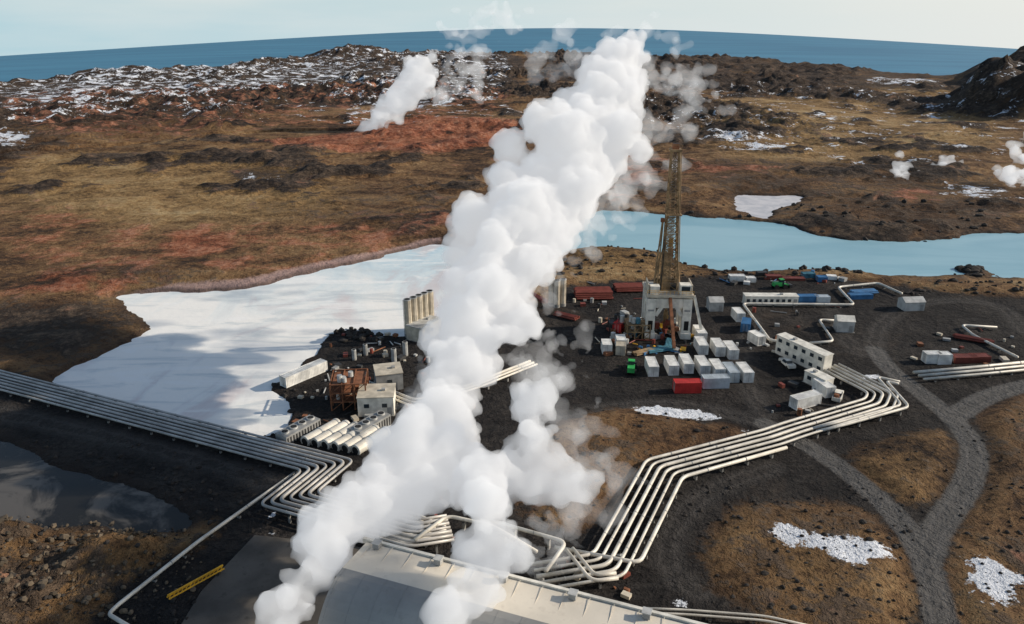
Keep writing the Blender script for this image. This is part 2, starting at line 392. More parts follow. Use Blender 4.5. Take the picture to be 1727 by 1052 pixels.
lavac=g.ramp(g.math('ADD',g.math('MULTIPLY',nB,0.5),g.math('MULTIPLY',nC,0.5)),[(0.42,(0.016,0.013,0.012)),(0.5,(0.050,0.036,0.027)),(0.6,(0.14,0.098,0.066))])
lf=g.math('ADD',g.attr('lava'),g.math('MULTIPLY',g.math('SUBTRACT',nB,0.5),2.2)); lf=g.math('ADD',lf,g.math('MULTIPLY',g.math('SUBTRACT',nC,0.5),1.5))
c=g.mix(g.mr(lf,0.35,0.62),c,lavac)
redc=g.ramp(g.math('ADD',g.math('MULTIPLY',nB,0.5),g.math('MULTIPLY',nC,0.5)),[(0.40,(0.10,0.032,0.020)),(0.5,(0.31,0.10,0.05)),(0.60,(0.46,0.22,0.135))])
c=g.mix(g.mr(g.math('ADD',g.attr('red'),g.math('MULTIPLY',g.math('SUBTRACT',nB,0.5),3.0)),0.3,0.85,0,0.85),c,redc)
c=g.mix(g.mr(g.math('ADD',g.attr('pink'),g.math('SUBTRACT',nC,0.5)),0.3,0.8,0,0.8),c,(0.46,0.32,0.29))
nE=g.noise(v,0.9,6,0.75); nT=g.noise(g.scale(v,(0.25,1,1)),0.3,5,0.6,0.5)
gr=g.ramp(g.math('ADD',g.math('MULTIPLY',nB,0.5),g.math('MULTIPLY',nE,0.5)),[(0.38,(0.011,0.010,0.010)),(0.5,(0.023,0.020,0.019)),(0.62,(0.054,0.047,0.041))])
gr=g.mix(g.mr(nT,0.52,0.7,0,0.4),gr,(0.056,0.051,0.047))
nM=g.noise(v,0.04,5,0.65,0.8); gr=g.mix(g.mr(nM,0.54,0.7,0,0.4),gr,(0.085,0.062,0.044))
fj=g.math('ADD',g.attr('faint'),g.math('MULTIPLY',g.math('SUBTRACT',nC,0.5),4.0))
gr=g.mix(g.mr(fj,3.4,2.2,0,0.35),gr,(0.075,0.069,0.064))
gr=g.mix(g.mr(g.math('ABSOLUTE',g.math('SUBTRACT',fj,1.2)),0.7,0.1,0,0.3),gr,(0.11,0.10,0.092))
dj=g.math('ADD',g.attr('dark'),g.math('MULTIPLY',g.math('SUBTRACT',nB,0.5),14.0)); dj=g.math('ADD',dj,g.math('MULTIPLY',g.math('SUBTRACT',nC,0.5),10.0))
c=g.mix(g.mr(dj,-1.8,1.8),c,gr)
rj=g.math('ADD',g.attr('road'),g.math('MULTIPLY',g.math('SUBTRACT',nC,0.5),1.0))
nR=g.noise(v,0.25,4,0.6)
rc=g.mix(g.math('ADD',g.math('MULTIPLY',nE,0.4),g.math('MULTIPLY',nR,0.6)),(0.080,0.077,0.073),(0.150,0.143,0.136))
c=g.mix(g.mr(rj,-0.4,0.5,0,0.96),c,rc)
trk=g.mr(g.math('ABSOLUTE',g.math('SUBTRACT',g.attr('road'),1.3)),0.0,0.5,0.22,0.0)
c=g.mix(trk,c,(0.21,0.20,0.19))
c=g.mix(g.mr(g.attr('wsd'),-4,-0.5,0,0.65),c,(0.045,0.034,0.028))
sn=g.math('ADD',g.attr('snow'),g.math('MULTIPLY',g.math('SUBTRACT',nS,0.5),2.2))
sn=g.math('ADD',sn,g.math('MULTIPLY',g.math('SUBTRACT',nC,0.5),0.8))
sm=g.math('MULTIPLY',g.mr(sn,0.63,0.70),g.mr(g.attr('snow'),0.02,0.15))
c=g.mix(sm,c,(0.80,0.83,0.88))
hb=g.math('ADD',g.math('MULTIPLY',nC,1.6),g.math('MULTIPLY',nD,0.5))
nb=g.bump(g.math('MULTIPLY',nB,6.0),1.0,0.85); nb=g.bump(hb,1.0,0.95,nb)
g.bsdf(c,0.92,0,nb,0.15)
terr=gridmesh('ground_terrain',V,Q,g.m,dict(dark=np.clip(dk,-30,30),road=np.clip(rd,-10,10),faint=np.clip(ft,0,10),red=red,pink=pink,snow=snow,gold=gold,lava=lava,wsd=np.clip(wj,-20,20)))

# ------------------------------------------------------------------ sea
def logax(a,b,n,sym=False):
    q=np.geomspace(a,b,n)
    return np.concatenate([-q[::-1],[0],q]) if sym else q
sx=logax(40,60000,60,True); sy=logax(330,60000,140)
SX,SY=np.meshgrid(sx,sy); SZ=-3.2+curv(SX,SY)
n1,n2=SX.shape; idx=np.arange(n1*n2).reshape(n1,n2)
Qs=np.stack([idx[:-1,:-1],idx[:-1,1:],idx[1:,1:],idx[1:,:-1]],-1).reshape(-1,4)
g=NG('sea_water'); v=g.pos()
n=g.noise(g.scale(v,(0.25,1,1)),0.006,6,0.65); n2_=g.noise(v,0.15,4,0.6)
g.bsdf(g.mix(g.mr(n,0.35,0.65),(0.024,0.14,0.235),(0.045,0.20,0.31)),0.5,0,g.bump(n2_,1.0,0.5),0.4)
gridmesh('sea',np.stack([SX.ravel(),SY.ravel(),SZ.ravel()],1),Qs,g.m)

# ------------------------------------------------------------------ ponds
def sheet(name,pts,z,mat,ex=5.0):
    n=len(pts); area=sum(pts[i][0]*pts[(i+1)%n][1]-pts[(i+1)%n][0]*pts[i][1] for i in range(n)); sg=1 if area>0 else -1
    o=[]
    for i in range(n):
        a=Vector(pts[i-1]);b=Vector(pts[(i+1)%n]); t=(b-a).normalized(); o.append((pts[i][0]+sg*t.y*ex,pts[i][1]-sg*t.x*ex,z))
    bm=bmesh.new(); vs=[bm.verts.new(q) for q in o]; f=bm.faces.new(vs)
    bmesh.ops.triangulate(bm,faces=[f]); bmesh.ops.recalc_face_normals(bm,faces=bm.faces)
    me=bpy.data.meshes.new(name); bm.to_mesh(me); bm.free()
    for q in me.polygons:
        if q.normal.z<0: me.flip_normals(); break
    me.materials.append(mat); ob=bpy.data.objects.new(name,me); COL.objects.link(ob); return ob
g=NG('silica_water'); v=g.pos()
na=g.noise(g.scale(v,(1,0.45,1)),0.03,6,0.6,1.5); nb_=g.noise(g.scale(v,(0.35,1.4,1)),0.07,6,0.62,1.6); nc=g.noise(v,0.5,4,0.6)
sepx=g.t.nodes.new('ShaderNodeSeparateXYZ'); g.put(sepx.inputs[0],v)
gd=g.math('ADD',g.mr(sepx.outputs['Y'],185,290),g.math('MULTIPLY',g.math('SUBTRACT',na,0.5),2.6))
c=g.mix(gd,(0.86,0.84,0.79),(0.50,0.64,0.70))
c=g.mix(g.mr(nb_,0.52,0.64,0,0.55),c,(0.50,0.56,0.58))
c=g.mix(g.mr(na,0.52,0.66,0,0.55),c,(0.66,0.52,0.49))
c=g.mix(g.mr(nb_,0.46,0.38,0,0.6),c,(0.88,0.87,0.84))
g.bsdf(c,0.7,0,g.bump(nc,0.3,0.25),0.15)
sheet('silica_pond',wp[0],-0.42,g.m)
g=NG('lagoon_water'); v=g.pos()
na=g.noise(g.scale(v,(0.4,1.3,1)),0.03,5,0.6,0.8); nc=g.noise(v,1.2,4,0.6)
g.bsdf(g.mix(g.mr(na,0.35,0.65),(0.22,0.40,0.47),(0.30,0.48,0.54)),0.35,0,g.bump(nc,0.1,0.3),0.3)
sheet('lagoon_water',wp[1],-0.43,g.m)
g=NG('milky_pond_water'); v=g.pos(); na=g.noise(v,0.15,5,0.6,0.8)
g.bsdf(g.mix(g.mr(na,0.35,0.65),(0.46,0.46,0.48),(0.62,0.60,0.60)),0.5,0,None,0.3)
sheet('pond_water',wp[2],-0.44,g.m)
g=NG('dark_pond_water'); v=g.pos()
na=g.noise(v,0.07,5,0.65,0.8); nc=g.noise(v,1.2,4,0.6)
g.bsdf(g.mix(g.mr(na,0.46,0.6),(0.018,0.017,0.015),(0.105,0.095,0.083)),0.2,0,g.bump(nc,0.08,0.2),0.2)
sheet('pond_water',wp[3],-0.46,g.m)

# ------------------------------------------------------------------ pipes
def offs(c,d):
    n=len(c); o=[]
    for i in range(n):
        p=Vector(c[i])
        t0=(Vector(c[i])-Vector(c[i-1])).normalized() if i>0 else None
        t1=(Vector(c[i+1])-Vector(c[i])).normalized() if i<n-1 else None
        if t0 is None:t0=t1
        if t1 is None:t1=t0
        n0=Vector((-t0.y,t0.x));n1=Vector((-t1.y,t1.x)); m=(n0+n1)
        m=m.normalized() if m.length>1e-3 else n0
        k=d/max(0.35,m.dot(n0)); o.append(p+m*k)
    return o
def fillet(p,r):
    o=[p[0]]
    for i in range(1,len(p)-1):
        a=(p[i-1]-p[i]);b=(p[i+1]-p[i]); rr=min(r,a.length*0.4,b.length*0.4)
        A=p[i]+a.normalized()*rr;B=p[i]+b.normalized()*rr
        for k in range(6):
            t=k/5; o.append(A*(1-t)**2+p[i]*2*t*(1-t)+B*t*t)
    o.append(p[-1]); return o
def bundle(name,px,n,sp_,r,h,mat='pipe',support=6.0,fr=1.6):
    c=[Vector(G(*q)) for q in px]; A=Asset(name)
    for i in range(n):
        d=(i-(n-1)/2)*sp_; l=fillet(offs(c,d),fr)
        rr=r*(1.0 if n<3 else (0.85+0.3*((i*7)%3)/2))
        A.tube('pipes',mat,[(q.x,q.y,h) for q in l],rr,10)
        for a,b in zip(l[:-1],l[1:]):
            L=(b-a).length
            if L>8:
                k=4.0
                while k<L-2:
                    q=a.lerp(b,k/L); t=(b-a)/L
                    A.cyl('joints','grey',(q.x-t.x*.07,q.y-t.y*.07,h),(q.x+t.x*.07,q.y+t.y*.07,h),rr+0.04,None,10); k+=9.0
    for i in range(len(c)-1):
        L=(c[i+1]-c[i]).length; t=(c[i+1]-c[i])/L; nn=Vector((-t.y,t.x)); k=support/2
        while k<L-1.5:
            q=c[i]+t*k; ang=math.atan2(t.y,t.x)
            if q.y<420:
                A.box('supports','dark',(q.x,q.y,h-r-0.1),(0.25,(n-1)*sp_+0.9,0.16),ang)
                for sgn in(-1,1):
                    w=q+nn*sgn*((n-1)*sp_/2+0.2); A.box('supports','concrete',(w.x,w.y,(h-r-0.2)/2-0.1),(0.35,0.35,h-r+0.0),ang)
            k+=support
    return A.build(smooth=False)
def smooth_pipe(o):
    for c in ([o]+list(o.children)):
        if c.type=='MESH' and c.name.startswith('pipes'):
            c.data.polygons.foreach_set('use_smooth',[True]*len(c.data.polygons))
PB=[]
PB.append(bundle('steam_pipeline',[(-140,614),(0,652),(556,799),(487,856),(700,915),(760,905)],7,1.10,0.30,1.9,'pipegrey'))
PB.append(bundle('steam_pipeline',[(905,985),(1025,965),(1112,797),(1300,747),(1340,733),(1480,690),(1488,672),(1398,626)],5,1.45,0.30,1.4,'pipe'))
PB.append(bundle('steam_pipeline',[(935,935),(1078,962),(1150,815),(1325,765)],1,1,0.34,1.4,'pipe'))
PB.append(bundle('water_pipe',[(505,800),(335,922),(200,1030),(185,1045),(260,1090)],1,1,0.30,1.0,'pipe'))
PB.append(bundle('steam_pipeline',[(590,872),(690,884),(740,905),(690,925),(640,905)],3,1.0,0.27,1.6,'pipe'))
PB.append(bundle('steam_pipeline',[(700,930),(755,888),(830,905),(905,950)],1,1.2,0.33,2.2,'pipe'))
PB.append(bundle('steam_pipeline',[(920,985),(955,935),(800,890)],1,1.2,0.33,2.4,'pipe'))
PB.append(bundle('steam_pipeline',[(960,940),(1000,990),(1040,985)],2,1.1,0.3,1.6,'pipe'))
PB.append(bundle('steam_pipeline',[(1318,581),(1298,580),(1252,517),(1440,519),(1412,489),(1480,482),(1520,500)],1,1,0.36,1.0,'pipe'))
PB.append(bundle('steam_pipeline',[(1365,583),(1405,580),(1380,543),(1408,545)],1,1,0.33,0.8,'pipe'))
PB.append(bundle('steam_pipeline',[(1548,640),(1640,632),(1760,620)],3,1.8,0.36,1.0,'pipe'))
PB.append(bundle('steam_pipeline',[(1680,557),(1620,553),(1640,570),(1715,608)],1,1,0.33,0.9,'pipe'))
PB.append(bundle('steam_pipeline',[(1372,735),(1425,722),(1525,694),(1485,648),(1515,655)],2,1.3,0.32,1.4,'pipe'))
PB.append(bundle('water_pipe',[(1040,1035),(1160,1040),(1290,1050),(1400,1075)],2,0.9,0.18,0.8,'pipe'))
PB.append(bundle('steam_pipeline',[(600,650),(700,690),(800,660),(900,620)],3,1.2,0.30,1.4,'pipe'))
for o in PB: smooth_pipe(o)

# ------------------------------------------------------------------ containers & cabins
def container(px,py,ang=90,L=6.06,mat='white',h=2.6,w=2.44,near=True,z=0.0,name='shipping_container'):
    x,y=G(px,py); a=math.radians(ang)
    if near: x+=math.cos(a)*L/2; y+=math.sin(a)*L/2
    A=Asset(name,(x,y,z+0.12),a)
    A.box('body',mat,(0,0,h/2),(L-0.16,w-0.12,h-0.16))
    for sx_ in(-1,1):
        for sy_ in(-1,1):
            A.box('frame',mat,(sx_*(L/2-0.08),sy_*(w/2-0.08),h/2),(0.16,0.16,h-0.24))
    for sy_ in(-1,1):
        for zz in(0.06,h-0.06): A.box('frame',mat,(0,sy_*(w/2-0.06),zz),(L,0.12,0.12))
        k=-L/2+0.5
        while k<L/2-0.4:
            A.box('corrugation',mat,(k,sy_*(w/2-0.045),h/2),(0.12,0.05,h-0.4)); k+=0.45
    for sx_ in(-1,1):
        for zz in(0.06,h-0.06): A.box('frame',mat,(sx_*(L/2-0.06),0,zz),(0.12,w-0.26,0.12))
    A.box('doors','dark',(-L/2+0.05,0,h/2),(0.03,0.05,h-0.3))
    for yy in(-0.55,-0.3,0.3,0.55): A.cyl('doors','lgrey',(-L/2+0.04,yy,0.2),(-L/2+0.04,yy,h-0.2),0.03,None,6)
    k=-L/2+0.6
    while k<L/2-0.4:
        A.box('roof_ribs',mat,(k,0,h-0.06),(0.14,w-0.3,0.05)); k+=0.6
    return A.build()
for q in [(1186,599,90,6.06,'white'),(1215,602,91,6.06,'white'),(1237,607,92,6.06,'white'),(1102,636,90,6.06,'white'),(1136,634,91,6.06,'white'),
          (1161,631,91,6.06,'white'),(1189,634,92,6.06,'white'),(1214,640,92,6.06,'white'),(1238,646,93,6.06,'bluegrey'),(1262,646,94,6.06,'white'),(1184,578,91,6.06,'white')]:
    container(*q)
container(1158,660,2,6.06,'red',near=False); container(1205,652,3,6.06,'bluegrey',near=False)
container(1045,557,60,4.5,'red',near=False); container(1024,598,90,4,'white'); container(1048,590,90,4,'white'); container(1046,600,80,3,'cream')
container(1244,538,93,5,'white',near=False); container(1257,556,70,5,'blue',near=False); container(1275,578,110,4.5,'white',near=False)
container(1360,512,2,6,'blue',near=False); container(1385,513,2,4,'bluegrey',near=False); container(1450,503,5,7,'blue',h=1.4,near=False)
container(1357,684,25,7,'white',near=False); container(1388,663,105,5,'white',near=False)
container(1570,611,2,4,'white',near=False); container(1588,612,2,3.4,'white',near=False)
container(1625,610,2,6,'redbrown',h=1.6,near=False); container(1650,609,2,4.5,'redbrown',h=1.6,near=False)
container(478,653,52,12,'white')
container(1242,473,0,5,'white',near=False,h=1.8);container(1265,475,0,3,'white',near=False,h=1.5)
container(1385,474,0,3,'blue',near=False,h=1.6);container(1362,468,4,4,'teal',near=False,h=1.6);container(1304,470,-3,5,'redbrown',near=False,h=1.2)
container(1335,472,-3,8,'redbrown',near=False,h=0.8)

def cabin(name,px,py,ang,L,w,h,mat='wall',roof='cream',win=0,storeys=1,flat=True):
    x,y=G(px,py); A=Asset(name,(x,y,0.0),math.radians(ang))
    A.box('walls',mat,(0,0,h/2),(L,w,h))
    if flat:
        A.box('roof',roof,(0,0,h+0.09),(L+0.25,w+0.25,0.18))
        A.box('roof','grey',(L*0.2,0,h+0.4),(0.8,0.8,0.44))
    else:
        V=[(-L/2-.15,-w/2-.15,h),(L/2+.15,-w/2-.15,h),(L/2+.15,w/2+.15,h),(-L/2-.15,w/2+.15,h),(-L/2-.15,0,h+w*.28),(L/2+.15,0,h+w*.28)]
        A.add('roof',roof,V,[(0,1,5,4),(2,3,4,5),(0,4,3),(1,2,5),(3,2,1,0)])
    for st in range(storeys):
        hs=h/storeys; zc=st*hs+hs*0.58
        for i in range(win):
            xx=-L/2+(i+0.5)*L/win
            for sy_ in(-1,1): A.box('windows','glass',(xx,sy_*(w/2+0.01),zc),(min(1.1,L/win*0.55),0.08,0.9))
    A.box('door','grey',(L/2-0.9,-w/2-0.02,1.05),(0.95,0.08,2.1))
    A.box('foundation','concrete',(0,0,0.06),(L+0.5,w+0.5,0.12))
    return A.build()
cabin('site_office',1298,513,-1,15.5,3.0,2.9,'wall','wall',9)
cabin('storage_shed',1205,522,0,4,4,3,'lgrey','lgrey',0,1,False)
cabin('storage_shed',1422,556,-8,4.4,4,3.2,'lgrey','wall',0,1,False)
cabin('storage_shed',1535,521,5,6,4,2.8,'lgrey','lgrey',0,1,False)
cabin('process_building',637,690,4,7.6,6.5,4.4,'wall','cream',2)
cabin('process_building',656,650,15,6.0,6.0,4.2,'grey','cream',1)
cabin('accommodation_block',1352,612,118,15,2.8,5.0,'wall','wall',6,2)
cabin('accommodation_block',1379,650,118,6,2.8,2.8,'wall','wall',2,1)
cabin('switchgear_building',716,566,60,9,5,4,'cream','lgrey',1)

# ------------------------------------------------------------------ tanks and silencers
def tanks(name,pts,r,h,mat='cream',base=1.0):
    c=Vector((sum(G(*p)[0] for p in pts)/len(pts),sum(G(*p)[1] for p in pts)/len(pts)))
    A=Asset(name,(c.x,c.y,0))
    for p in pts:
        x,y=G(*p); x-=c.x;y-=c.y
        A.cyl('shell',mat,(x,y,base),(x,y,base+h),r,None,20)
        for k in range(10):
            t=2*math.pi*k/10; A.box('ribs',mat,(x+math.cos(t)*r,y+math.sin(t)*r,base+h/2),(0.12,0.12,h-0.1),t)
        A.cyl('rims','lgrey',(x,y,base+h),(x,y,base+h+0.25),r*1.08,None,20)
        A.cyl('openings','black',(x,y,base+h+0.25),(x,y,base+h+0.28),r*0.8,None,16)
        A.cyl('bases','concrete',(x,y,0),(x,y,base),r*1.1,None,16)
        A.cyl('ladders','dark',(x-r-0.2,y,0),(x-r-0.2,y,base+h),0.07,None,4)
    return A.build()
tanks('steam_silencer',[(690,568),(700,564),(709,560),(718,556),(727,552)],0.95,9.5)
tanks('storage_tank',[(930,515),(939,518),(949,516)],0.85,7.2)
tanks('vent_stack',[(598,607)],0.5,2.2,'lgrey',0.4); tanks('vent_stack',[(617,599)],0.5,2.4,'lgrey',0.4)
tanks('vent_stack',[(665,612)],0.6,3.2,'lgrey',0.4); tanks('vent_stack',[(684,600)],0.6,3.2,'lgrey',0.4)

def frame_tower(name,px,py,ang,L,w,h,nl,mat='rust',bay=2.0,panels=True,vm=('lgrey','cream')):
    x,y=G(px,py); A=Asset(name,(x,y,0),math.radians(ang)); nx=max(1,int(L/bay)); ny=max(1,int(w/bay))
    for i in range(nx+1):
        for j in range(ny+1):
            if 0<i<nx and 0<j<ny: continue
            xx=-L/2+L*i/nx; yy=-w/2+w*j/ny
            A.beam('columns',mat,(xx,yy,0),(xx,yy,h),0.28)
    for k in range(1,nl+1):
        z=h*k/nl
        for yy in(-w/2,w/2): A.beam('girders',mat,(-L/2,yy,z),(L/2,yy,z),0.24)
        for i in range(nx+1):
            xx=-L/2+L*i/nx; A.beam('girders',mat,(xx,-w/2,z),(xx,w/2,z),0.2)
        if k<nl or panels: A.box('decks',mat,(0,0,z-0.25),(L*0.9,w*0.9,0.08))
        z0=h*(k-1)/nl
        for i in range(nx):
            xa=-L/2+L*i/nx; xb=-L/2+L*(i+1)/nx
            for yy in(-w/2,w/2): A.beam('braces',mat,(xa,yy,z0),(xb,yy,z),0.13)
    for k in range(8):
        xx=random.uniform(-L/2+1,L/2-1);yy=random.uniform(-w/2+1,w/2-1); zz=random.choice([0.1,h/nl,h])
        A.cyl('vessels',random.choice(list(vm)+[mat]),(xx,yy,zz),(xx,yy,zz+random.uniform(1,2)),random.uniform(.35,.7),None,12)
    return A.build()
frame_tower('separator_structure',592,678,6,7.5,7.5,6.2,3)

c0=Vector(G(515,757));c1=Vector(G(600,772)); dirr=(Vector(G(560,731))-Vector(G(515,757))).normalized()
A=Asset('horizontal_silencer',(c0.x,c0.y,0))
st=(c1-c0)/5
for i in range(6):
    a=st*i; b=a+dirr*9.0
    A.cyl('drums','pipe',(a.x,a.y,1.6),(b.x,b.y,1.6),1.12,None,20)
    A.cyl('mouths','black',(a.x-dirr.x*.02,a.y-dirr.y*.02,1.6),(a.x+dirr.x*.05,a.y+dirr.y*.05,1.6),0.8,None,18)
    for k in(0.05,4,8.4):
        q=a+dirr*k; A.cyl('flanges','lgrey',(q.x,q.y,1.6),(q.x+dirr.x*.25,q.y+dirr.y*.25,1.6),1.22,None,20)
    for k in(2,7): q=a+dirr*k; A.box('saddles','concrete',(q.x,q.y,0.4),(0.5,1.8,0.8),math.atan2(dirr.y,dirr.x))
A.build()
def fanblock(px,py,L,w,h,ang):
    x,y=G(px,py); A=Asset('fan_cooler',(x,y,0),ang)
    A.box('casing','grey',(0,0,h/2),(L,w,h)); n=4
    for i in range(n):
        xx=-L/2+(i+.5)*L/n; A.cyl('shrouds','lgrey',(xx,0,h),(xx,0,h+.35),0.8,None,18); A.cyl('fans','black',(xx,0,h+.35),(xx,0,h+.37),0.65,None,16)
        for b in range(4): A.box('blades','dark',(xx,0,h+.40+b*0.005),(1.2,0.12,0.03),b*math.pi/4)
    for k in range(12): A.box('louvres','dark',(-L/2+(k+.5)*L/12,-w/2-0.02,h*.5),(L/24,0.05,h*.7))
    return A.build()
an=math.atan2(dirr.y,dirr.x)
fanblock(505,738,9,3.2,2.8,an); fanblock(625,730,9,3.2,2.8,an)

# ------------------------------------------------------------------ turbine hall
Ra=P(620,912,14); Rb=P(1160,1050,14); d=(Rb-Ra).normalized(); ang=math.atan2(d.y,d.x)
A=Asset('turbine_hall',(Ra.x,Ra.y,0),ang); LH=95.0
prof=[(0,0),(0,13.6),(-0.25,13.6),(-0.25,14.0),(-6.2,14.35)]
for k in range(1,15):
    t=math.pi/2*k/14; prof.append((-6.2-9.0*math.sin(t),14.35-14.35*(1-math.cos(t))))
M['roof']=paint('roof_sheet',(0.66,0.60,0.50),0.6,0,0.12,0.15,(0.34,0.29,0.24),0.3)
M['curve']=paint('curved_cladding',(0.30,0.295,0.28),0.5,0.15,0.18,0.12,(0.15,0.14,0.12),0.35)
def ext(part,mat,pts,x0,x1):
    V=[(x0,p[0],p[1]) for p in pts]+[(x1,p[0],p[1]) for p in pts]; n=len(pts)
    A.add(part,mat,V,[(i,i+1,n+i+1,n+i) for i in range(n-1)])
ext('wall','cream',prof[:4],0,LH); ext('roof','roof',prof[3:5],0,LH); ext('curved_facade','curve',prof[4:],0,LH)
for x0 in(0,LH): A.add('gable','cream',[(x0,p[0],p[1]) for p in prof],[tuple(range(len(prof)))])
A.box('parapet','wall',(LH/2-0.2,0.12,13.9),(LH+1,0.45,0.75))
k=1.0
while k<LH:
    A.box('roof_seams','roof',(k,-3.2,14.18),(0.05,5.9,0.06)); k+=3.0
for k in range(7):
    xx=2+k*9.0; A.box('roof_vents','grey',(xx,-0.9,14.55),(0.9,0.9,0.8)); A.box('roof_vents','lgrey',(xx,-0.9,15.0),(1.1,1.1,0.12))
for k in range(0,32):
    xx=k*3.0+0.5
    for i in range(4,len(prof)-1): A.beam('facade_seams','curve',(xx,prof[i][0],prof[i][1]+0.01),(xx,prof[i+1][0],prof[i+1][1]+0.01),0.035)
A.build()
yard=[G(*p) for p in [(340,1000),(430,905),(500,912),(640,930),(620,1100),(280,1100)]]
A=Asset('concrete_yard'); A.add('slab','yard',[(x,y,0.35) for x,y in yard]+[(x,y,-0.3) for x,y in yard],[tuple(range(6))]+[(i,(i+1)%6,6+(i+1)%6,6+i) for i in range(6)]); A.build()
a=Vector(G(285,1018));b=Vector(G(378,966)); A=Asset('yellow_crane_boom',(a.x,a.y,0)); v_=b-a; nn=Vector((-v_.y,v_.x)).normalized()*0.3
def P3(t,s_,z): q=v_*t+nn*s_; return (q.x,q.y,z)
for s_,z in((-1,1.0),(1,1.0),(0,1.5)): A.beam('chords','yellow',P3(0,s_,z),P3(1,s_,z),0.17)
for k in range(14):
    t=k/14;t2=(k+1)/14
    A.beam('lacing','yellow',P3(t,-1,1.0),P3(t2,0,1.5),0.08);A.beam('lacing','yellow',P3(t,1,1.0),P3(t2,0,1.5),0.08);A.beam('lacing','yellow',P3(t,-1,1.0),P3(t2,1,1.0),0.08)
for t in(0.08,0.9): q=v_*t; A.box('trestles','dark',(q.x,q.y,0.5),(0.5,0.9,0.9))
A.build()

# ------------------------------------------------------------------ drill rig
bx,by=G(1126,570); A=Asset('drilling_rig',(bx,by+4.6,0),math.radians(-3))
DK=12.0
for sx_ in(-1,1):
    for yy in(-4.2,0,4.2): A.box('substructure','wall',(sx_*4.7,yy,DK/2-0.4),(2.3,1.9,DK-0.8))
    A.box('substructure','wall',(sx_*4.7,0,1.0),(2.7,11.5,1.6)); A.box('substructure','wall',(sx_*4.7,0,6.2),(1.6,6.7,1.0)); A.box('substructure','wall',(sx_*4.7,0,10.0),(1.9,6.7,2.4))
    for y0,y1 in((-4,0),(0,4)):
        A.beam('substructure','cream',(sx_*4.7,y0,1.8),(sx_*4.7,y1,6),0.4)
    A.box('substructure','black',(sx_*4.7,-5.17,3.8),(1.2,0.06,2.6)); A.box('substructure','grey',(sx_*4.7,-5.17,8.0),(1.5,0.06,0.5))
A.box('substructure','wall',(0,-4.3,9.9),(7.2,1.0,2.6))
for sx_ in(-1,1): A.beam('substructure','wall',(sx_*3.4,-4.3,6.4),(sx_*2.0,-4.3,8.7),1.0)
A.box('drill_floor','cream',(0,0,DK),(12.2,10.6,0.8)); A.box('drill_floor','grey',(0,0,DK+0.43),(11.4,10.0,0.06))
for sx_ in(-1,1):
    A.box('wind_walls','cream',(sx_*5.6,-1.6,DK+1.7),(0.25,6,2.4)); 
A.box('driller_cabin','wall',(3.9,-3.6,DK+1.7),(2.8,2.6,2.5)); A.box('driller_cabin','glass',(3.9,-4.93,DK+2.0),(2.2,0.06,1.2))
A.box('driller_cabin','wall',(-4.0,-3.8,DK+1.5),(2.4,2.2,2.1)); A.box('drawworks','mast',(0,3.4,DK+1.4),(5.5,2.2,2.0)); A.cyl('drawworks','dark',(-2,-0.4,DK+1.2),(2,-0.4,DK+1.2),0.9)
for k in range(13):
    xx=-6+k; A.beam('railings','yellow',(xx,-5.3,DK+0.4),(xx,-5.3,DK+1.5),0.05)
A.beam('railings','yellow',(-6,-5.3,DK+1.5),(6,-5.3,DK+1.5),0.06); A.beam('railings','yellow',(-6,-5.3,DK+1.0),(6,-5.3,DK+1.0),0.05)
A.cyl('blowout_preventer','rust',(0,0,0),(0,0,3),0.9);A.cyl('blowout_preventer','mast',(0,0,3),(0,0,6),0.6);A.cyl('blowout_preventer','mast',(0,0,6),(0,0,DK),0.3)
for k in range(14): A.box('clutter',random.choice(['rust','mast','yellow','redbrown']),(random.uniform(-2.8,2.8),random.uniform(-4,3),random.uniform(.5,3.5)),(random.uniform(.4,1.2),random.uniform(.4,1.2),random.uniform(.5,2)),random.uniform(0,1))
ZT=48.6
def leg(sx_,sy_,z):
    t=(z-DK)/(ZT-DK); hw=2.0*(1-t)+0.95*t; hd=1.7*(1-t)+0.9*t
    return Vector((sx_*hw+0.2-0.9*t,sy_*hd,z))
zs=[DK+0.4]; 
while zs[-1]<ZT-2: zs.append(zs[-1]+(2.7-1.0*(zs[-1]-DK)/(ZT-DK)))
zs[-1]=ZT
for sx_ in(-1,1):
    for sy_ in(-1,1): A.beam('mast',"mast",leg(sx_,sy_,zs[0]),leg(sx_,sy_,ZT),0.36)
for i in range(len(zs)-1):
    z0,z1=zs[i],zs[i+1]
    for a_,b_ in(((-1,-1),(1,-1)),((1,-1),(1,1)),((1,1),(-1,1)),((-1,1),(-1,-1))):
        A.beam('mast','mast',leg(*a_,z1),leg(*b_,z1),0.2)
        A.beam('mast','mast',leg(*a_,z0),leg(*b_,z1),0.15); A.beam('mast','mast',leg(*b_,z0),leg(*a_,z1),0.15)
A.beam('ladder','mast',(2.6,-1.8,DK),(0.6,-1.1,ZT),0.2); A.cyl('standpipe','dark',(-2.2,-1.8,DK),(-1.6,-1.2,ZT-12),0.14,None,6)
tx=-0.7
A.box('crown_block','mast',(tx,0,ZT+0.3),(2.9,2.9,0.5)); A.box('crown_block','rust',(tx,0,ZT+1.2),(1.5,1.6,1.3)); A.cyl('crown_block','dark',(tx-.7,0,ZT+1.3),(tx+.8,0,ZT+1.3),0.7)
for sx_ in(-1,1): A.beam('crown_block','mast',(tx+sx_*1.4,-1.4,ZT+.4),(tx+sx_*1.4,-1.4,ZT+1.7),0.08)
A.beam('crown_block','mast',(tx-1.4,-1.4,ZT+1.7),(tx+1.4,-1.4,ZT+1.7),0.08)
zr=33; A.box('racking_board','mast',(-0.3,-2.3,zr),(4.0,2.4,0.22))
for k in range(7): A.beam('racking_board','mast',(-2.3+k*0.6,-3.5,zr+.2),(-2.3+k*0.6,-1.6,zr+.2),0.1)
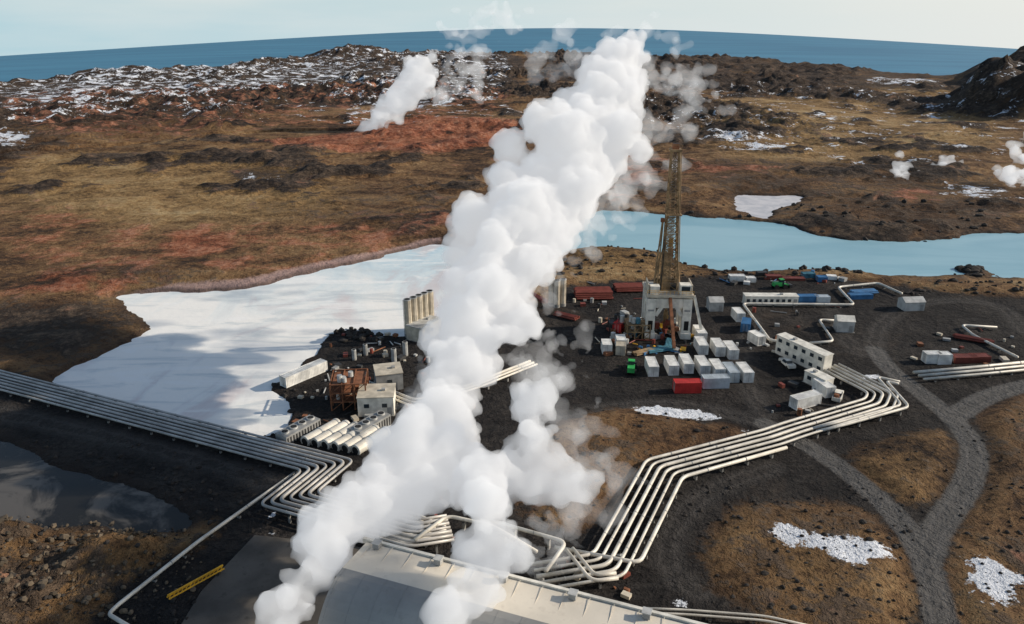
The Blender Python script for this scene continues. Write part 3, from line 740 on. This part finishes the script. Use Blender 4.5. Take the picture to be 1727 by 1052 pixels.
for sx_ in(-1,1): A.beam('a_frame','mast',(sx_*3.4+.2,3.5,DK+.4),(sx_*1.6,1.6,DK+12),0.32)
A.beam('a_frame','mast',(-4.1,-2,DK+.4),(-2.9,-1.7,DK+19),0.34); A.beam('a_frame','mast',(-3.2,-2,DK+.4),(-2.7,-1.7,DK+19),0.22)
for k in range(9): A.beam('a_frame','mast',(-4.1+k*0.13,-2,DK+.4+k*2),(-3.2+k*0.055,-2,DK+1.4+k*2),0.12)
A.beam('a_frame','mast',(-2.9,-1.7,DK+19),(-1.8,-1.2,DK+19.5),0.25); A.box('a_frame','rust',(-2.9,-1.7,DK+19.4),(0.9,0.8,1.0))
A.box('travelling_block','yellow',(-0.1,0,25),(1.1,0.9,2.2)); A.box('travelling_block','rust',(0,0,22),(1.3,1.1,3)); 
for s_ in(-.3,-.1,.1,.3): A.cyl('travelling_block','dark',(-0.1+s_,0,26),(tx+s_,0,ZT),0.05,None,5)
A.cyl('travelling_block','dark',(0.1,0,DK),(0,0,21),0.12,None,6)
for k in range(10): A.cyl('pipe_stands','mast',(-1.8+0.22*k,-2.2,DK+.4),(-1.9+0.2*k,-2.4,zr+1),0.07,None,5)
A.beam('stairs','wall',(6.3,-4.5,DK),(9.5,-4.5,0.2),0.7); A.beam('catwalk','rust',(0,-5,DK-0.5),(0.5,-14,1.2),0.8)
A.build()
frame_tower('mud_tank_structure',1074,566,0,6,5,4,2,'mast',2.0,vm=('lgrey','redbrown','teal'))
frame_tower('mud_tank_structure',1042,556,0,5,4,2.6,1,'dark',2.0,vm=('lgrey','red','cream'))
def pipe_stack(px,py,ang,L,n,rows,mat,r=0.22):
    x,y=G(px,py); A=Asset('drill_pipe_stack',(x,y,0),math.radians(ang))
    for k in range(rows):
        for i in range(n-k): A.cyl('pipes',mat,(-L/2+random.uniform(-.3,.3),(i-n/2+k*.5)*r*2,0.35+r+k*r*1.75),(L/2+random.uniform(-.3,.3),(i-n/2+k*.5)*r*2,0.35+r+k*r*1.75),r,None,8)
    for s_ in(-1,1): A.box('bearers','dark',(s_*L*.35,0,0.17),(0.3,n*r*2+0.6,0.34))
    A.build()
pipe_stack(1000,500,2,11,12,4,'redbrown',0.3); pipe_stack(1060,489,3,9,10,3,'redbrown',0.28)
pipe_stack(907,505,-60,9,5,2,'redbrown',0.25); pipe_stack(956,536,-35,7,5,2,'redbrown',0.25); pipe_stack(1112,592,20,7,7,2,'teal',0.18); pipe_stack(1128,584,75,7,7,2,'teal',0.18)
pipe_stack(1085,596,30,6,6,2,'mast',0.18); pipe_stack(1455,495,10,8,6,2,'blue',0.25)
pipe_stack(1640,575,-30,9,4,2,'redbrown',0.25)

# ------------------------------------------------------------------ vehicles
def pickup(px,py,ang,mat='wall'):
    x,y=G(px,py); A=Asset('pickup_truck',(x,y,0),math.radians(ang))
    A.box('body',mat,(0,0,0.75),(5.1,1.85,0.55)); A.box('bonnet',mat,(1.85,0,1.08),(1.35,1.75,0.14))
    V=[(-0.9,-.85,1.02),(1.15,-.85,1.02),(1.15,.85,1.02),(-0.9,.85,1.02),(-0.7,-.72,1.72),(0.55,-.72,1.72),(0.55,.72,1.72),(-0.7,.72,1.72)]
    A.add('cab',mat,V,[(3,2,1,0),(4,5,6,7)]); A.add('windows','glass',V,[(0,1,5,4),(1,2,6,5),(2,3,7,6),(3,0,4,7)])
    for s_ in(-1,1): A.box('bed',mat,(-1.7,s_*.86,1.15),(1.6,0.1,0.28))
    A.box('bed',mat,(-2.5,0,1.15),(0.08,1.7,0.28))
    for xx in(-1.55,1.6):
        for s_ in(-1,1): A.cyl('wheels','tire',(xx,s_*.72,.4),(xx,s_*.98,.4),.4,None,14)
    A.build()
pickup(1327,617,100); pickup(1412,672,60)
def loader(px,py,ang,mat='green'):
    x,y=G(px,py); A=Asset('wheel_loader',(x,y,0),math.radians(ang))
    A.box('body',mat,(-0.9,0,1.5),(2.6,1.7,1.2)); A.box('cab','glass',(0.5,0,2.2),(1.2,1.4,1.5)); A.box('cab',mat,(0.5,0,3.0),(1.4,1.6,0.15)); A.box('body',mat,(1.2,0,1.1),(1.6,1.1,.7))
    for s_ in(-.5,.5): A.beam('arms',mat,(1.2,s_,1.5),(3.2,s_,1.0),0.25)
    A.box('bucket','dark',(3.4,0,0.8),(0.9,2.4,0.9))
    for xx in(-1.4,1.4):
        for s_ in(-1,1): A.cyl('wheels','tire',(xx,s_*.85,.75),(xx,s_*1.35,.75),.75,None,16)
    A.build()
loader(1064,628,80); loader(1314,486,10)

# ------------------------------------------------------------------ loose equipment and rocks
A=Asset('yard_equipment')
def clut(x0,x1,y0,y1,n,smax=1.6,mats=('dark','grey','lgrey','rust','cream','redbrown')):
    for _ in range(n):
        x,y=G(random.uniform(x0,x1),random.uniform(y0,y1)); m=random.choice(mats); r=random.random(); s_=random.uniform(.35,smax)
        if r<.5: 
            A.box('crates',m,(x,y,s_*.3+.1),(s_,s_*random.uniform(.5,1.8),s_*.6),random.uniform(0,3))
        elif r<.75: A.cyl('drums',m,(x,y,0),(x,y,s_*1.1),s_*.4,None,10)
        else:
            t=random.uniform(0,3.14); A.cyl('pipe_lengths',m,(x,y,.35),(x+math.cos(t)*s_*3,y+math.sin(t)*s_*3,.35),.14,None,6)
clut(555,680,565,650,45); clut(490,660,640,720,25,1.3); clut(1010,1090,540,600,40); clut(1070,1170,560,600,45,1.5,('dark','grey','teal','mast','redbrown','yellow','blue'))
clut(960,1100,480,540,25); clut(1225,1430,462,480,30,2.2,('white','redbrown','blue','grey','dark')); clut(1240,1420,515,600,22); clut(1300,1420,590,700,18); clut(1540,1720,560,620,14); clut(640,800,600,700,35); clut(600,760,840,930,24,1.2); clut(900,1060,930,1010,16,1.1)
clut(470,640,715,790,16,1.2)
A.build()
def rocks(name,regs,mat,seed):
    rnd=random.Random(seed); bm=bmesh.new(); bmesh.ops.create_icosphere(bm,subdivisions=1,radius=1); bv=[v.co.copy() for v in bm.verts]; bf=[tuple(v.index for v in f.verts) for f in bm.faces]; bm.free()
    A=Asset(name)
    for (x0,x1,y0,y1,n,s0,s1) in regs:
        for _ in range(n):
            x,y=G(rnd.uniform(x0,x1),rnd.uniform(y0,y1)); s_=s0+(s1-s0)*rnd.random()**2.5; e=(rnd.uniform(.7,1.3),rnd.uniform(.7,1.3),rnd.uniform(.45,.9))
            h=hgt(x,y)
            if h<-0.9: continue
            A.add('rocks',mat,[(x+v.x*s_*e[0]*rnd.uniform(.75,1.2),y+v.y*s_*e[1]*rnd.uniform(.75,1.2),h+s_*.1+v.z*s_*e[2]*rnd.uniform(.75,1.2)) for v in bv],bf)
    A.build()
M['rockb']=paint('black_lava_rock',(0.035,0.030,0.026),0.95,0,0.5,0.5,(0.06,0.045,0.03),0.5)
M['rockt']=paint('tan_rock',(0.13,0.10,0.068),0.95,0,0.5,0.3,(0.04,0.032,0.024),0.8)
rocks('lava_rocks',[(530,640,548,575,120,.3,1.5),(440,500,640,740,70,.3,1.1),(1610,1660,450,466,40,.5,2.5),(940,1200,425,470,90,.4,1.4),(1200,1450,450,468,70,.4,1.6),(0,330,740,860,90,.2,.8),(260,480,780,900,120,.15,.7),(1000,1720,345,410,120,.5,2.0),(1180,1560,840,1052,300,.1,.5),(880,1260,690,880,200,.12,.6),(1620,1727,700,1052,150,.1,.5),(1430,1620,720,850,90,.1,.4),(1500,1727,478,500,60,.4,1.3),(-20,330,850,1052,420,.1,.55)],'rockb',3)
rocks('tan_boulders',[(-20,230,850,1052,420,.1,.65),(0,110,900,1050,10,.6,1.5),(230,340,880,1000,90,.1,.5)],'rockt',5)

# ------------------------------------------------------------------ steam
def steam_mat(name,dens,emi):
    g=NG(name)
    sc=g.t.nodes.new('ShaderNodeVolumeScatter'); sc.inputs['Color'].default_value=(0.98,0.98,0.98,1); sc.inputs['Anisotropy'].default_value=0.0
    em=g.t.nodes.new('ShaderNodeEmission'); em.inputs['Color'].default_value=(0.97,0.98,1.0,1)  # added glow in the steam, standing in for multiply scattered light
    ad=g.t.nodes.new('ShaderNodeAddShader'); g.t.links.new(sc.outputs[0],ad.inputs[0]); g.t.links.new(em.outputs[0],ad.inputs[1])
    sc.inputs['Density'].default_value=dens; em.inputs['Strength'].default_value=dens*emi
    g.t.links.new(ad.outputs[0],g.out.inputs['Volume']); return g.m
def tex(t,sc):
    x=bpy.data.textures.new('steam_tex',t)
    if t=='VORONOI': x.distance_metric='DISTANCE_SQUARED'; x.noise_scale=sc
    else: x.noise_scale=sc; x.noise_depth=4
    return x
def steam(name,paths,voxel,mat,k=1.0,rs=1.0,dispk=1.0,seed=1,spread=1.0,wisp=False):
    rnd=random.Random(seed); bm=bmesh.new()
    def ball(c,r,st=1.0):
        m=Matrix.Translation(c)
        if st!=1.0:
            m=m@Matrix.Rotation(rnd.uniform(0,3.14),4,'Z')@Matrix.Rotation(rnd.uniform(-.9,.9),4,'X')@Matrix.Diagonal((st,1/st,1/st**.5,1))
        bmesh.ops.create_icosphere(bm,subdivisions=2,radius=r,matrix=m)
    for path in paths:
        for i in range(len(path)-1):
            a=path[i];b=path[i+1]
            A_=PD(a[0],a[1],a[2]);B_=PD(b[0],b[1],b[2]); ra=a[3]*a[2]/F*rs;rb=b[3]*b[2]/F*rs
            n=max(2,int((B_-A_).length/(0.4*min(ra,rb))))
            for j in range(n):
                t=j/n; c=A_.lerp(B_,t); r=ra*(1-t)+rb*t
                w=Vector((rnd.gauss(0,1),rnd.gauss(0,1),rnd.gauss(0,1)))*r*0.09*spread
                if not wisp: ball(c+w,r*rnd.uniform(0.5,0.72))
                for q in range(7 if not wisp else 9):
                    u=Vector((rnd.gauss(0,1),rnd.gauss(0,1),rnd.gauss(0,1))).normalized()
                    if wisp: ball(c+u*r*(rnd.random()**0.7)*0.95*spread,r*rnd.uniform(.10,.24),rnd.uniform(1.3,2.2))
                    else: ball(c+u*r*rnd.uniform(.5,.88)*spread,r*rnd.uniform(.14,.38))
    me=bpy.data.meshes.new(name); bm.to_mesh(me); bm.free(); me.materials.append(mat)
    o=bpy.data.objects.new(name,me); COL.objects.link(o)
    md=o.modifiers.new('union','REMESH'); md.mode='VOXEL'; md.voxel_size=voxel; md.use_smooth_shade=True
    if wisp: st_=(('CLOUDS',4.5*k,3.6*k*dispk,.5),('CLOUDS',1.8*k,2.8*k*dispk,.5),('CLOUDS',0.9*k,1.3*k*dispk,.5))
    else: st_=(('CLOUDS',9*k,4.0*k*dispk,.5),('VORONOI',5*k,-2.7*k*dispk,.3),('VORONOI',2.3*k,-1.8*k*dispk,.3),('VORONOI',1.1*k,-1.05*k*dispk,.3),('CLOUDS',0.9*k,1.2*k*dispk,.5))
    for ty,sc,stg,ml in st_:
        d_=o.modifiers.new('billow','DISPLACE'); d_.texture=tex(ty,sc); d_.texture_coords='LOCAL'; d_.strength=stg; d_.mid_level=ml
    md=o.modifiers.new('clean','REMESH'); md.mode='VOXEL'; md.voxel_size=voxel*0.85; md.use_smooth_shade=True
    return o
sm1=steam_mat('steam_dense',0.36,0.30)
S1=[(462,1075,90,28),(478,1030,92,40),(500,1000,94,46),(530,950,98,48),(560,895,103,60),(620,850,108,72),(700,800,115,88),(730,755,120,80),(742,700,126,58),(755,650,132,48),(788,605,137,68),(806,560,142,88),(815,500,148,90),(838,450,154,98),(862,400,160,98),(892,350,166,106),(937,300,173,112),(990,250,180,106),(1008,200,187,94),(1022,150,193,74),(1046,105,198,54),(1062,78,202,32)]
S2=[(748,1080,84,30),(765,1030,87,46),(800,985,90,50),(822,930,94,52),(825,870,98,48),(800,800,112,52)]
S3=[(760,790,116,50),(860,800,114,56),(935,805,114,54),(985,815,114,30)]
S4=[(870,790,114,46),(895,735,115,50),(890,680,116,44),(925,668,117,32)]
S5=[(840,930,92,36),(900,940,92,26)]
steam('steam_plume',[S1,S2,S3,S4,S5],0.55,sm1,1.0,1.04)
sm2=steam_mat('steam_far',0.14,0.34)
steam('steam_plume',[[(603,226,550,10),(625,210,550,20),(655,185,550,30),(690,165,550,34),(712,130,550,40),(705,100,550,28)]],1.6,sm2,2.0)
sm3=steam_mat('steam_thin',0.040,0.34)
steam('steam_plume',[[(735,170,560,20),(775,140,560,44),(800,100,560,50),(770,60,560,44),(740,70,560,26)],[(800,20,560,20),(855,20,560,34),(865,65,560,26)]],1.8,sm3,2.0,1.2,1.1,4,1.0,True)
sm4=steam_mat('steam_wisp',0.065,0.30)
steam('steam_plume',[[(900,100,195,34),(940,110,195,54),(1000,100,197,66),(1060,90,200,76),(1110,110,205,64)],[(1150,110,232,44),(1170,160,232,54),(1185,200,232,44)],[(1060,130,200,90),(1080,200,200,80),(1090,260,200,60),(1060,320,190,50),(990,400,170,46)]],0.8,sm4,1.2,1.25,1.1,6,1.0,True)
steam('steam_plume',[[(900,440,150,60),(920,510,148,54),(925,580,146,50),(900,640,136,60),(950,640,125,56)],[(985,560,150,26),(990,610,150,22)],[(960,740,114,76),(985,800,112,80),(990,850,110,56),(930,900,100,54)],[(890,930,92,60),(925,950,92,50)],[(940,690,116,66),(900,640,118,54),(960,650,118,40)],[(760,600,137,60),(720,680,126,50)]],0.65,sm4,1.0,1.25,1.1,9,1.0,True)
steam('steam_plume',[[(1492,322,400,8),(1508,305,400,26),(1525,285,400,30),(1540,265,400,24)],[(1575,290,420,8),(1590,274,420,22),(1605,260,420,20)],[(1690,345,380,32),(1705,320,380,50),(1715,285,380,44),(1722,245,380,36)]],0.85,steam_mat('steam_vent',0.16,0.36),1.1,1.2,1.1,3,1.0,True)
print('OBJS',len(bpy.data.objects))
